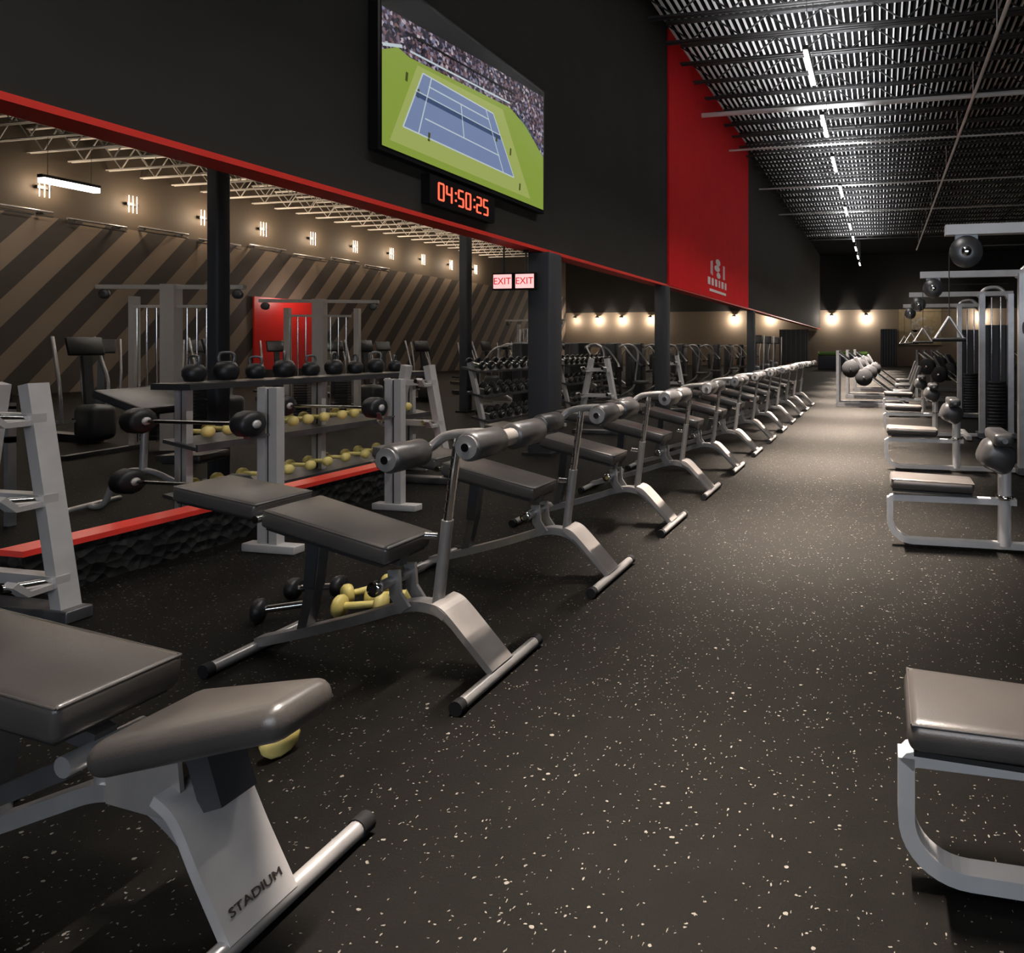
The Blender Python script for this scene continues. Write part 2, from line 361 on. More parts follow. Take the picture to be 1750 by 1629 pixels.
# ------------------------------------------------------------------ TV, clock, exit signs
tv = thing('television', 'large wall television showing a tennis match on a blue court', 'television', (XW, 6.29, 4.13))
def TY(y, z, d): return (XW + d - XW, y - 6.29, z - 4.13)
mb = MB(); mb.box((.06, 0, .0), (.1, 2.84, 1.66), 'bezel'); mb.box((.0, 0, 0), (.04, 1.2, .8), 'bezel'); mb.build('frame', tv)
sc_ = MB(); sc_.box((.112, 0, 0), (.006, 2.77, 1.59), 'tv_black')
y0, y1, z0, z1 = 4.91, 7.67, 3.345, 4.915
D = .117
sc_.poly([TY(y0, z0, D), TY(y1, z0, D), TY(y1, 4.05, D), TY(7.25, 4.33, D), TY(6.9, 4.44, D), TY(5.25, 4.30, D), TY(5.1, 4.33, D), TY(y0, 4.22, D)], 'tv_green')
sc_.poly([TY(y0, 4.22, D), TY(5.1, 4.33, D), TY(5.25, 4.30, D), TY(6.9, 4.44, D), TY(7.25, 4.33, D), TY(y1, 4.05, D), TY(y1, 4.87, D), TY(6.6, 4.79, D), TY(y0, 4.62, D)], 'tv_crowd')
D += .002
sc_.poly([TY(5.0, 3.42, D), TY(7.35, 3.42, D), TY(6.75, 4.36, D), TY(5.35, 4.27, D)], 'tv_lime')
D += .002
C_ = [(5.16, 3.60), (6.98, 3.60), (6.56, 4.24), (5.42, 4.22)]
sc_.poly([TY(*p, D) for p in C_], 'tv_blue')
D += .002
def tvl(a, b_, wd=.014, m='tv_line'):
    a = Vector(TY(*a, D)); b_ = Vector(TY(*b_, D)); t = (b_ - a).normalized(); n_ = Vector((1, 0, 0)).cross(t) * wd / 2
    sc_.poly([a + n_, b_ + n_, b_ - n_, a - n_], m)
for a, b_ in zip(C_, C_[1:] + C_[:1]): tvl(a, b_)
tvl((5.36, 3.60), (5.54, 4.22)); tvl((6.76, 3.60), (6.42, 4.24)); tvl((5.5, 4.12), (6.48, 4.14)); tvl((5.45, 3.78), (6.68, 3.78)); tvl((6.04, 3.78), (5.99, 4.13))
tvl((5.32, 3.98), (6.7, 4.0), .05, 'tv_net'); tvl((5.32, 4.01), (6.7, 4.03), .012)
for y_, z_ in ((5.2, 4.1), (5.35, 4.0), (5.5, 3.62), (6.62, 3.98), (6.9, 3.9), (7.1, 3.52)): tvl((y_, z_ - .05), (y_ + .01, z_ + .04), .03, 'tv_skin')
tvl((y0, 4.27), (5.15, 4.36), .03); tvl((5.25, 4.36), (6.9, 4.49), .02); tvl((6.95, 4.47), (y1, 4.13), .02, 'tv_net'); tvl((5.2, 4.52), (7.0, 4.64), .025, 'tv_black')
sc_.build('screen', tv)
ck = thing('wall_clock', 'red digital wall clock reading 04:50:25 under the television', 'clock', (XW, 6.08, 3.11))
MB().box((.05, 0, 0), (.1, 1.08, .30), 'bezel').build('housing', ck)
SEG = {'0': 'abcdef', '4': 'bcfg', '5': 'acdfg', '2': 'abdeg'}
mb = MB(); h_, wd = .085, .075; pos = -.41
for ch in '04:50:25':
    if ch == ':':
        for z_ in (-.04, .04): mb.box((.103, pos + .02, z_), (.006, .022, .022), 'led_red')
        pos += .065; continue
    c = pos + wd / 2
    for s_ in SEG[ch]:
        d = {'a': (c, h_, 1), 'g': (c, 0, 1), 'd': (c, -h_, 1), 'f': (c - wd / 2, h_ / 2, 0), 'b': (c + wd / 2, h_ / 2, 0), 'e': (c - wd / 2, -h_ / 2, 0), 'c': (c + wd / 2, -h_ / 2, 0)}[s_]
        mb.box((.103, d[0], d[1]), (.006, wd if d[2] else .018, .018 if d[2] else h_), 'led_red')
    pos += .122
# digits run towards the far end as seen from the aisle (viewer looks towards -X, so +Y is to the right)
mb.build('digits', ck, 'glowing red digits')
for nm, x_ in (('left', -5.04), ('right', -4.71)):
    ex = thing('exit_sign', 'lit red and white exit sign hanging %s' % ('left of the square column' if nm == 'left' else 'in front of the square column top'), 'sign', (x_, 7.62, 2.38), 0, 'pair of exit signs')
    MB().box((0, 0, 0), (.30, .06, .23), 'bezel').build('housing', ex)
    MB().box((0, -.033, 0), (.27, .008, .19), 'exit_face').build('face', ex, 'glowing pinkish face')
    text_mesh('EXIT', .13, 'letters', 'exit_letter', ex, Matrix.Translation((0, -.04, 0)) @ Matrix.Rotation(PI / 2, 4, 'X'), label='red letters')
    MB().cyl((0, 0, .11), (0, 0, .43 if nm == 'right' else .5), .012, 'black_paint', 8).box((.1 if nm == 'left' else 0, 0, .495 if nm == 'left' else .41), (.2 if nm == 'left' else .06, .03, .03), 'black_paint').build('stem', ex)

# ------------------------------------------------------------------ lamps
lf = thing('linear_light', 'x', 'light', (-1.25, 1.95, 6.5), 0, 'linear lights over the aisle')
MB().box((0, 0, .04), (.1, 1.45, .07), 'black_paint').build('housing', lf)
MB().box((0, 0, -.005), (.075, 1.4, .02), 'tube_glow').build('diffuser', lf)
mb = MB()
for s_ in (-.5, .5): mb.cyl((0, s_, .07), (0, s_, 1.46), .006, 'black_paint', 6)
mb.build('cable', lf)

KIDS.clear()
YL = [-.9 + 3.0 * i for i in range(14)]
VIS = 0
for i, y_ in enumerate(YL):
    q = lf if i == 0 else copy_thing(lf, (-1.25, y_, 6.5), '')
    q['label'] = ('glowing linear light in the row above the aisle, %s from the camera end' % ORD[i])
    q.location.y = y_
    area('downlight', (0, 0, -.03), (0, 0, 0), .08, 1.4, E_MAIN, NEUT, 112, q)
    area('beam', (0, 0, -.035), (0, R(-6), 0), .08, 1.4, E_BEAM * min(1, max(.05, (abs(y_) / 10) ** 1.5 * (1 if y_ > 4 else .4))), (1, .86, .74), 34, q)
    area('fill_uplight', (0, 0, .1), (PI, 0, 0), .08, 1.4, E_UP, COOL, 125, q)  # added upward lamp that brightens the ribs
# left hall: unseen pendants added to light the joists, behind the bulkhead
lp = thing('fill_pendant', 'x', 'light', (-8, 5, 5.3), 0, 'added pendant lights in the left hall')
MB().box((0, 0, .05), (.2, 1.8, .1), 'black_paint').build('housing', lp)
MB().box((0, 0, -.005), (.16, 1.7, .02), 'tube_soft').build('diffuser', lp)
mb = MB()
for s_ in (-.7, .7): mb.cyl((0, s_, .1), (0, s_, 2.3), .006, 'black_paint', 6)
mb.build('cable', lp)
i = 0
for y_ in (4, 11, 18, 26):
    for x_ in (-8.2, -13.5):
        q = lp if i == 0 else copy_thing(lp, (x_, y_, 5.3), '')
        q.location = (x_, y_, 5.3 if x_ > -10 else 6.2)
        q['label'] = 'added unseen pendant light in the %s row of the left hall, %s from the camera' % ('nearer' if x_ > -10 else 'farther', ORD[i // 2])
        area('downlight', (0, 0, -.03), (0, 0, 0), .16, 1.7, E_LEFT_DN, WARM, 150, q)
        area('fill_uplight', (0, 0, .13), (PI, 0, 0), .16, 1.7, E_LEFT_UP, NEUT, 120, q)
        i += 1
t = thing('linear_light', 'bright linear light hung in front of the striped wall, upper left', 'light', (-23.5, 14.1, 6.3))
MB().box((0, 0, .06), (.2, 1.35, .1), 'black_paint').build('housing', t); MB().box((0, 0, -.05), (.22, 1.3, .14), 'tube_glow').build('diffuser', t)
mb = MB()
for s_ in (-.5, .5): mb.cyl((0, s_, .1), (0, s_, 1.3), .006, 'black_paint', 6)
mb.build('cable', t)
area('glow', (0, 0, -.13), (0, 0, 0), .2, 1.3, 50, WARM, 180, t)
sc0 = thing('wall_sconce', 'x', 'light', (XL + .02, 14.9, 6.5), 0, 'sconces on the striped wall')
MB().box((.06, 0, 0), (.1, .34, .1), 'black_paint').build('bracket', sc0)
for s_ in (-.12, 0, .12): MB().cyl((.1, s_, -.3), (.1, s_, .3), .012, 'sconce_glow', 8).build('tube', sc0)
KIDS.clear()
for i in range(10):
    q = sc0 if i == 0 else copy_thing(sc0, (XL + .02, 14.9 + 2.35 * i, 6.5), '')
    q['label'] = 'warm sconce glowing high on the striped wall, %s from the left' % ORD[i]
    point('glow', (.3, 0, 0), E_SCONCE, (1, .78, .56), .15, q)
wb = thing('wall_rail', 'x', 'rail', (XL, 14.2, 5.72), 0, 'steel rails on the striped wall')
MB().cyl((.3, -.8, 0), (.3, .8, 0), .035, 'steel').cyl((.3, -.8, -.14), (.3, .8, -.14), .02, 'steel_dark').build('bar', wb)
for s_ in (-.6, .6): MB().box((.15, s_, -.05), (.3, .05, .08), 'steel_dark').build('bracket', wb)
KIDS.clear()
for i in range(8):
    q = wb if i == 0 else copy_thing(wb, (XL, 14.2 + 1.95 * i, 5.72 - .1 * (i % 2)), '')
    q['label'] = 'short steel rail on the striped wall where the stripes end, %s from the left' % ORD[i]
# end wall downlights
ds = thing('wall_downlight', 'x', 'light', (0, YE - .02, 4.0), 0, 'downlights on the end wall')
MB().lathe([(.02, .12), (.12, .1), (.16, 0), (.14, -.02)], (0, -.3, -.12), 'z', 'black_paint').build('shade', ds)
MB().box((0, -.15, .0), (.05, .3, .05), 'black_paint').build('arm', ds)
KIDS.clear()
XS = [-29.8 + 3, -23.7, -21.9, -18.9, -11.4, -8.5, -3.7, -1.08, 7.3]
XS = [-25.0, -23.0, -20.9, -18.4, -11.4, -8.5, -3.7, -1.08, 7.3]
DN = ['at its left corner', 'second from its left corner', 'third from its left corner', 'left of the slimmer column', 'right of the slimmer column', 'left of the tall dark machines', 'left one above the green box', 'right one above the green box', 'behind the machines on the right']
for i, x_ in enumerate(XS):
    q = ds if i == 0 else copy_thing(ds, (x_, YE - .02, 4.0), '')
    q.location.x = x_; q['label'] = 'shaded lamp on the end wall, ' + DN[i]
    point('glow', (0, -.42, -.35), E_END * (1.0 if i > 3 else .7), WARM if i < 6 else NEUT, .06, q)

# ------------------------------------------------------------------ decline bench
def ry(a): return Matrix.Rotation(a, 3, 'Y')
def pad(parent, name, x0, z0, x1, z1, wd, th, y=0, m='vinyl', taper=0, r=.02):
    """pad whose TOP runs from (x0,z0) to (x1,z1)"""
    dx, dz = x1 - x0, z1 - z0; L_ = math.hypot(dx, dz); a = -math.atan2(dz, dx); rot = ry(a)
    c = Vector(((x0 + x1) / 2, y, (z0 + z1) / 2)) - rot @ Vector((0, 0, th / 2))
    mb = MB(); mb.rbox(c, (L_, wd, th), r, m, rot, 3, taper)
    mb.box(c - rot @ Vector((0, 0, th / 2 + .006)), (L_ * .94, wd * .86, .014), 'black_paint', rot)
    o = mb.build(name, parent)
    # piping round the top edge
    pz = MB(); hx, hy = L_ / 2 - r * .3, wd / 2 - r * .3
    k = [(-hx, -hy), (hx, -hy * (1 - taper) - 0), (hx, hy * (1 - taper)), (-hx, hy)]
    pth = [c + rot @ Vector((a_, b_, th / 2 - r * .35)) for a_, b_ in k]; pth.append(pth[0])
    for i_ in range(4): pz.cyl(pth[i_], pth[i_ + 1], .004, m, 6)
    pz.build('piping', o)
    return o
db = thing('decline_bench', 'x', 'bench', (-1.69, 2.53, 0), 0, 'decline benches in the left row')
mb = MB(); mb.sweep(smooth_path([(-1.31, 0, .05), (-1.1, 0, .105), (-.75, 0, .205), (-.5, 0, .285), (-.38, 0, .30), (-.27, 0, .27), (-.16, 0, .18), (-.02, 0, .045)]), 'bench_steel', rect=(.06, .045)); mb.build('main_beam', db)
mb = MB(); mb.sweep(smooth_path([(-.30, 0, .325), (-.24, 0, .30), (-.12, 0, .18), (.0, 0, .055)]), 'leg_steel', rect=(.15, .03)); mb.box((-.255, 0, .30), (.06, .152, .034), 'leg_steel', ry(R(36))); mb.build('leg_plate', db, 'broad brushed steel leg plate')
for nm, x_, hw in (('foot_bar', 0, .27), ('foot_bar', -1.31, .23)):
    o = MB().cyl((x_, -hw, .032), (x_, hw, .032), .027, 'bench_steel').build(nm, db)
    for s_ in (-1, 1): MB().cyl((x_, s_ * hw, .032), (x_, s_ * (hw + .035), .032), .031, 'rubber').build('end_cap', o)
mb = MB(); mb.cyl((-.32, .0, .31), (-.27, 0, .70), .026, 'bench_steel'); mb.cyl((-.275, 0, .66), (-.215, 0, 1.08), .02, 'chrome')
for i in range(7): mb.cyl((-.272 + i * .008 + .0, -.022, .74 + i * .05), (-.272 + i * .008, -.017, .74 + i * .05), .006, 'black_paint', 6)
post = mb.build('roller_post', db, 'polished telescoping post'); MB().cyl((-.31, -.02, .63), (-.35, -.05, .64), .016, 'chrome').build('knob', post)
mb = MB(); mb.sweep(smooth_path([(-.36, -.05, 1.02), (-.355, 0, 1.035), (-.30, .02, 1.08), (-.2, 0, 1.10), (-.08, 0, 1.105), (.02, 0, 1.085)]), 'bench_steel', r=.022)
mb.cyl((.02, -.05, 1.085), (.02, .05, 1.085), .04, 'leg_steel'); mb.build('roller_arm', db)
for (x_, z_, a, b_) in ((.02, 1.085, -.26, -.05), (.02, 1.085, .05, .27), (-.36, 1.02, -.26, -.05)):
    mb = MB(); mb.lathe([(.03, a), (.052, a + .003), (.062, a + .015), (.062, b_ - .015), (.052, b_ - .003), (.03, b_)], (x_, 0, z_), 'y', 'vinyl_dark'); o = mb.build('roller_pad', db)
    e_ = a if a < 0 else b_; s_ = -1 if a < 0 else 1
    mb = MB(); mb.cyl((x_, e_ - s_ * .002, z_), (x_, e_ + s_ * .006, z_), .05, 'bench_steel', 20); mb.cyl((x_, e_, z_), (x_, e_ + s_ * .014, z_), .018, 'chrome', 12); mb.build('end_disc', o, 'pale end disc')
pad(db, 'back_pad', -1.12, .745, -.46, .60, .31, .085, taper=.08)
pad(db, 'head_pad', -1.66, .83, -1.16, .765, .28, .075, taper=-.1)
mb = MB(); mb.sweep([(-1.6, 0, .735), (-1.14, 0, .665), (-.5, 0, .50)], 'steel_dark', rect=(.05, .05)); mb.cyl((-1.14, -.17, .70), (-1.14, .17, .70), .018, 'chrome'); mb.build('pad_rail', db)
mb = MB(); mb.cyl((-.52, -.14, .42), (-.52, .14, .42), .024, 'bench_steel'); mb.lathe([(.016, -.16), (.034, -.16), (.034, -.135), (.016, -.135)], (-.52, 0, .42), 'y', 'chrome')
for s_ in (-.05, .05): mb.sweep([(-.45, s_, .29), (-.50, s_, .36), (-.51, s_, .47)], 'bench_steel', rect=(.014, .06))
mb.build('pivot', db)
mb = MB(); mb.sweep([(-1.05, 0, .12), (-.98, 0, .40), (-.95, 0, .66)], 'steel_dark', rect=(.05, .05)); mb.sweep([(-1.0, .0, .34), (-.97, 0, .60)], 'graphite', rect=(.06, .06)); mb.build('strut', db)
KIDS.clear()
NB = 12
for i in range(NB):
    y_ = 2.53 + 1.19 * i
    nm = ('%s decline bench from the camera in the left row, roller pads on its post' % ORD[i]) if i else 'nearest decline bench with roller pads, grey pads and a wide steel leg'
    if i: copy_thing(db, (-1.69, y_, 0), nm, group='decline benches in the left row')
    else: db['label'] = nm

# ------------------------------------------------------------------ adjustable bench at bottom left
ab = thing('adjustable_bench', 'big grey flat bench at lower left with a raised seat and broad lettered leg', 'bench', (-1.56, 1.31, 0))
mb = MB(); mb.sweep(smooth_path([(-1.25, 0, .05), (-.95, 0, .13), (-.66, 0, .245), (-.52, 0, .30), (-.42, 0, .315), (-.32, 0, .30), (-.2, 0, .22), (-.08, 0, .10), (-.02, 0, .05)]), 'steel', rect=(.05, .045)); mb.build('main_beam', ab)
mb = MB(); mb.sweep(smooth_path([(-.215, 0, .372), (-.15, 0, .325), (-.08, 0, .20), (.01, 0, .045)]), 'steel_flat', rect=(.175, .03)); lp_ = mb.build('leg_plate', ab, 'broad brushed steel leg plate with dark lettering')
# lettering lies on the plate near the foot
pa, pb = Vector((-.08, 0, .20)), Vector((.01, 0, .045)); tdir = (pb - pa).normalized(); nrm = Vector((0, 1, 0)).cross(tdir) * -1
if nrm.x < 0: nrm = -nrm
xa = Vector((0, 1, 0)); ya = -tdir; za = xa.cross(ya)
pc = pa + tdir * .118 + nrm * .0175
mw = Matrix((( xa.x, ya.x, za.x, pc.x), (xa.y, ya.y, za.y, pc.y), (xa.z, ya.z, za.z, pc.z), (0, 0, 0, 1)))
text_mesh('STADIUM', .032, 'lettering', 'dark_print', lp_, mw, .0008, 'dark lettering')
o = MB().cyl((0, -.30, .034), (0, .30, .034), .028, 'steel').build('foot_bar', ab)
for s_ in (-1, 1): MB().cyl((0, s_ * .30, .034), (0, s_ * .34, .034), .033, 'rubber').build('end_cap', o)
MB().cyl((-1.25, -.24, .034), (-1.25, .24, .034), .028, 'steel').build('foot_bar', ab)
mb = MB()
for s_ in (-.05, .04): mb.add([(-.42, s_, .31), (-.17, s_, .29), (-.19, s_, .47), (-.42, s_, .44), (-.42, s_ + .01, .31), (-.17, s_ + .01, .29), (-.19, s_ + .01, .47), (-.42, s_ + .01, .44)], [(0, 1, 2, 3), (7, 6, 5, 4), (0, 4, 5, 1), (1, 5, 6, 2), (2, 6, 7, 3), (3, 7, 4, 0)], 'leg_steel')
mb.build('gusset', ab, 'grey gusset plates')
mb = MB(); mb.box((-.13, .01, .40), (.07, .09, .16), 'graphite', ry(R(-20))); mb.cyl((-.5, 0, .30), (-.5, 0, .43), .022, 'steel'); mb.cyl((-.5, -.09, .42), (-.5, .09, .42), .028, 'steel')
mb.build('seat_bracket', ab)
# seat pad: narrow wedge, wider rounded nose
rot = ry(-math.atan2(.10, .52))
rot = ry(-math.atan2(.125, .52)); mb = MB(); mb.rbox((-.10, 0, .535), (.52, .30, .095), .042, 'vinyl', rot, 5, .42); se = mb.build('seat', ab)
pad(ab, 'back_pad', -1.28, .70, -.43, .61, .29, .10, m='vinyl', r=.02)
mb = MB(); mb.sweep([(-1.2, 0, .58), (-.5, 0, .44)], 'steel_dark', rect=(.05, .05)); mb.sweep([(-.9, 0, .15), (-.85, 0, .52)], 'steel_dark', rect=(.045, .045)); mb.sweep([(-.52, -.06, .40), (-1.0, -.06, .19)], 'steel_dark', rect=(.03, .05)); mb.build('back_frame', ab)

# ------------------------------------------------------------------ dumbbells, kettlebells, barbells
dy = MB(); 
def dumb_mesh(m, mh, L_=.30, rh=.045):
    h = L_ / 2; a = L_ * .3
    g = MB(); g.cyl((-a, 0, 0), (a, 0, 0), .02, mh, 10)
    g2 = []
    for s_ in (-1, 1):
        g2.append(MB()); g2[-1].lathe([(.02, s_ * a), (rh * .85, s_ * (a + .005)), (rh, s_ * (a + .02)), (rh, s_ * (h - .015)), (rh * .8, s_ * h)], (0, 0, 0), 'x', m, 12)
    return g, g2
def dumbbell(label, m, mh, loc, rz, group, L_=.3, rh=.045, nm='dumbbell'):
    t = thing(nm, label, 'dumbbell', loc, rz, group); a, b_ = dumb_mesh(m, mh, L_, rh); a.build('handle', t); [q.build('head', t) for q in b_]; return t
yd = dumbbell('x', 'yellow_vinyl', 'yellow_vinyl', (-5.4, 4.2, .8), 0, 'yellow dumbbells on the rack', .30, .048)
KIDS.clear()
# rear rack (yellow dumbbells) ------------------------------------------------
def upright(parent, x, y, z0, z1, m='steel_flat', wy=.05, wx=.045, gap=.03):
    mb = MB()
    for s_ in (-1, 1): mb.box((x + s_ * (wx + gap) / 2, y, (z0 + z1) / 2), (wx, wy, z1 - z0), m)
    mb.box((x, y, (z0 + z1) / 2), (gap, wy * .5, z1 - z0 - .02), 'graphite')
    return mb.build('upright', parent)
XB = -5.65
rk = thing('dumbbell_rack', 'tiered rack behind the low wall holding yellow dumbbells and black kettlebells', 'rack', (XB, 4.12, 0))
for y_ in (.0, 1.25, 2.5): upright(rk, 0, y_, 0, 1.17); 
for y_ in (.0, 1.25, 2.5): MB().box((0, y_, .025), (.5, .08, .05), 'steel_flat').build('foot', rk)
for (z_, nm) in ((.72, 'shelf'), (.27, 'shelf')):
    mb = MB(); mb.box((.02, 1.3, z_ - .03), (.34, 2.7, .03), 'steel_dark', ry(R(10))); mb.box((.2, 1.3, z_ - .05), (.02, 2.7, .06), 'steel_dark'); mb.build(nm, rk)
mb = MB(); mb.box((0, 1.3, 1.17), (.4, 2.8, .05), 'graphite'); mb.build('shelf', rk, 'dark flat top shelf')
pos = []
for k in range(13): pos.append((XB + .03 + rnd.uniform(-.03, .03), 4.2 + k * .185, .788, 'upper'))
for k in range(10): pos.append((XB + .03 + rnd.uniform(-.03, .03), 4.25 + k * .215, .338, 'lower'))
cnt = {'upper': 0, 'lower': 0}
for i, (x_, y_, z_, tr) in enumerate(pos):
    lb = 'yellow dumbbell on the %s tier, %s from the left' % (tr, ORD[cnt[tr]]); cnt[tr] += 1
    rz_ = rnd.uniform(-.12, .12) 
    if i == 0: yd.location = (x_, y_, z_); yd['label'] = lb
    else: copy_thing(yd, (x_, y_, z_), lb, rz_)
kb = thing('kettlebell', 'x', 'kettlebell', (XB, 4.1, 1.2), 0, 'kettlebells on the rack top')
MB().lathe([(.03, 0), (.075, .005), (.1, .07), (.1, .12), (.07, .175), (.03, .19)], (0, 0, 0), 'z', 'iron').build('bell', kb)
MB().sweep(smooth_path([(0, -.05, .17), (0, -.06, .23), (0, -.035, .27), (0, .035, .27), (0, .06, .23), (0, .05, .17)]), 'steel_dark', r=.014).build('handle', kb)
KIDS.clear()
for i, (y_, s_) in enumerate(((4.2, .8), (4.46, .9), (4.72, .75), (5.0, .9), (5.28, .75), (5.55, .85), (5.82, .75), (6.1, .85), (6.38, .7))):
    lb = 'black kettlebell on top of the rack, %s from the left' % ORD[i]
    q = kb if i == 0 else copy_thing(kb, (XB, y_, 1.2), lb)
    q.location = (XB, y_, 1.2); q['label'] = lb; q.scale = (s_, s_, s_); q.rotation_euler.z = rnd.uniform(0, 3)
# front uprights with T feet in front of the low wall -------------------------
def post_rack(y_, label):
    t = thing('barbell_stand', label, 'rack', (-4.36, y_, 0), 0, 'barbell stands at the low wall')
    upright(t, -.02, 0, .05, 1.2, 'steel_flat', .06, .07, .03)
    MB().rbox((0, 0, .03), (.46, .09, .06), .008, 'steel_flat').build('foot', t)
    for z_ in (.42, .86):
        MB().sweep([(-.02, -.03, z_), (-.02, -.17, z_ - .01), (-.02, -.20, z_ + .05)], 'steel_dark', rect=(.05, .012), up=(1, 0, 0)).build('hook', t)
    return t
ps = post_rack(3.77, 'silver barbell stand with a T foot, nearest in front of the low wall'); post_rack(4.95, 'silver barbell stand with a T foot behind the nearest decline bench post')
bb = thing('barbell', 'x', 'barbell', (-4.4, 3.62, .95), 0, 'fixed barbells on the stand')
MB().cyl((-1.05, 0, 0), (.05, 0, 0), .014, 'chrome', 10).build('bar', bb)
for x_ in (-.98, 0):
    mb = MB(); mb.lathe([(.03, x_ - .07), (.08, x_ - .065), (.095, x_ - .04), (.095, x_ + .04), (.08, x_ + .065), (.03, x_ + .07)], (0, 0, 0), 'x', 'iron', 12); mb.lathe([(.03, x_ + .07), (.03, x_ + .08), (.012, x_ + .085)], (0, 0, 0), 'x', 'steel_flat', 10); mb.build('weight', bb)
KIDS.clear()
bb['label'] = 'fixed barbell with black round weights, upper one on the T foot stand'
copy_thing(bb, (-4.5, 3.62, .50), 'fixed barbell with black round weights, lower one on the T foot stand')
copy_thing(bb, (-4.46, 4.80, .95), 'fixed barbell with black weights on the farther T foot stand')

# A-frame weight trees --------------------------------------------------------
af = thing('a_frame_rack', 'x', 'rack', (-4.77, 2.62, 0), 0, 'silver A frame racks')
for s_ in (-1, 1):
    mb = MB(); mb.sweep([(s_ * .38, 0, .05), (s_ * .14, 0, 1.29)], 'steel_flat', rect=(.09, .075), up=(0, 1, 0)); mb.build('leg', af)
mb = MB(); mb.rbox((0, 0, .035), (.95, .12, .07), .01, 'steel_dark'); mb.build('foot', af)
for z_ in (.22, .66, 1.1):
    w_ = .38 - .24 * (z_ / 1.25)
    MB().box((0, -.02, z_), (2 * w_ + .1, .06, .06), 'steel_flat').build('crossbar', af)
    for s_ in (-1, 1):
        mb = MB(); mb.cyl((s_ * w_, -.04, z_), (s_ * w_, -.24, z_ + .03), .024, 'chrome', 10); mb.build('peg', af)
        mb = MB(); mb.sweep([(s_ * w_, -.02, z_ - .02), (s_ * (w_ + .02), -.16, z_ - .02), (s_ * (w_ + .03), -.22, z_ + .05)], 'steel_flat', rect=(.07, .03), up=(1, 0, 0)); mb.build('cradle', af)
KIDS.clear()
ALB = ['silver A frame rack at the left edge before the red-topped low wall', 'silver A frame rack behind the nearest bench rollers', 'silver A frame rack right of the square column', 'farthest silver A frame rack, by the slimmer column']
for i, y_ in enumerate((2.62, 6.0, 9.9, 13.6)):
    q = af if i == 0 else copy_thing(af, (-4.72, y_, 0), ALB[i]); q['label'] = ALB[i]
    if i: q.location.x = -5.02 if i == 1 else -4.74
# rubber plates on the near A-frame
# dumbbells on the floor ------------------------------------------------------
bd = dumbbell('black dumbbell lying on the floor behind the nearest decline bench', 'iron', 'chrome', (-3.22, 2.86, .065), R(35), None, .30, .062)
KIDS.clear()
copy_thing(bd, (-3.3, 3.12, .065), 'black dumbbell on the floor, the farther of two beside the yellow ones', R(20))
for i, (x_, y_, rz_, lb) in enumerate(((-2.98, 3.16, 60, 'yellow dumbbell on the floor beside the strut of the nearest decline bench'), (-2.84, 2.96, 20, 'yellow dumbbell on the floor right of the bench strut, front one'), (-2.78, 3.12, 25, 'yellow dumbbell on the floor right of the bench strut, rear one'), (-2.26, 1.93, -20, 'yellow dumbbell on the floor half hidden by the big seat'))):
    dumbbell(lb, 'yellow_vinyl', 'yellow_vinyl', (x_, y_, .062), R(rz_), None, .26, .062)

# ------------------------------------------------------------------ pulldown machines on the right
pm = thing('pulldown_machine', 'x', 'exercise machine', (.07, 1.85, 0), 0, 'pulldown machines on the right')
mb = MB(); mb.sweep(smooth_path([(.9, 0, .365), (.5, 0, .365), (.03, 0, .365)], 2) + [(.012, 0, .36), (.0, 0, .345)] , 'pale_steel', rect=(.06, .045))
mb.sweep([(.0, 0, .365), (.0, 0, .2)] + [(.17 - .17 * math.cos(t), 0, .20 - .155 * math.sin(t)) for t in [PI / 2 * k / 10 for k in range(11)]][1:] + [(.9, 0, .045), (2.0, 0, .045)], 'pale_steel', rect=(.06, .045))
mb.build('seat_frame', pm, 'bright steel D shaped seat frame')
mb = MB(); mb.cyl((.82, 0, .045), (.82, 0, .72), .048, 'pale_steel', 18); mb.lathe([(.05, .38), (.062, .385), (.062, .41), (.05, .415)], (.82, 0, 0), 'z', 'chrome'); mb.build('seat_post', pm)
pad(pm, 'seat', .0, .535, .60, .515, .30, .085, m='vinyl', taper=.12, r=.03)
mb = MB(); mb.rbox((.76, 0, .70), (.26, .26, .22), .08, 'vinyl_dark', ry(R(25)), 4); mb.build('thigh_pad', pm)
mb = MB(); mb.rbox((.78, .0, .84), (.14, .42, .09), .03, 'vinyl_dark', None, 3); mb.cyl((.78, -.24, .84), (.78, .24, .84), .02, 'chrome'); mb.build('knee_pad', pm)
for x_, y_ in ((1.55, -.06), (2.0, .0)):
    mb = MB(); mb.box((x_, y_, 1.18), (.09, .11, 2.34), 'steel'); mb.build('upright', pm)
mb = MB(); mb.box((1.22, 0, 2.36), (1.64, .08, .075), 'steel_flat'); mb.sweep(smooth_path([(1.5, 0, 2.30), (1.62, 0, 2.44), (1.85, 0, 2.44), (2.0, 0, 2.2)]), 'steel', r=.03); mb.build('top_arm', pm)
mb = MB(); mb.lathe([(.03, -.035), (.115, -.03), (.12, 0), (.115, .03), (.03, .035)], (.55, 0, 2.20), 'y', 'steel_dark', 24); mb.box((.55, 0, 2.28), (.16, .05, .14), 'steel_dark'); mb.lathe([(.01, -.05), (.035, -.045), (.04, -.03), (.01, -.03)], (.55, 0, 2.20), 'y', 'chrome', 14); mb.build('pulley', pm, 'grey pulley with bright hub')
mb = MB(); mb.cyl((.43, 0, 2.2), (.43, 0, 1.72), .004, 'black_paint', 6); mb.cyl((.67, 0, 2.24), (1.4, 0, 2.24), .004, 'black_paint', 6); mb.build('cable', pm)
mb = MB()
tri = [(.43, 0, 1.72), (.33, 0, 1.56), (.53, 0, 1.56), (.43, 0, 1.72)]
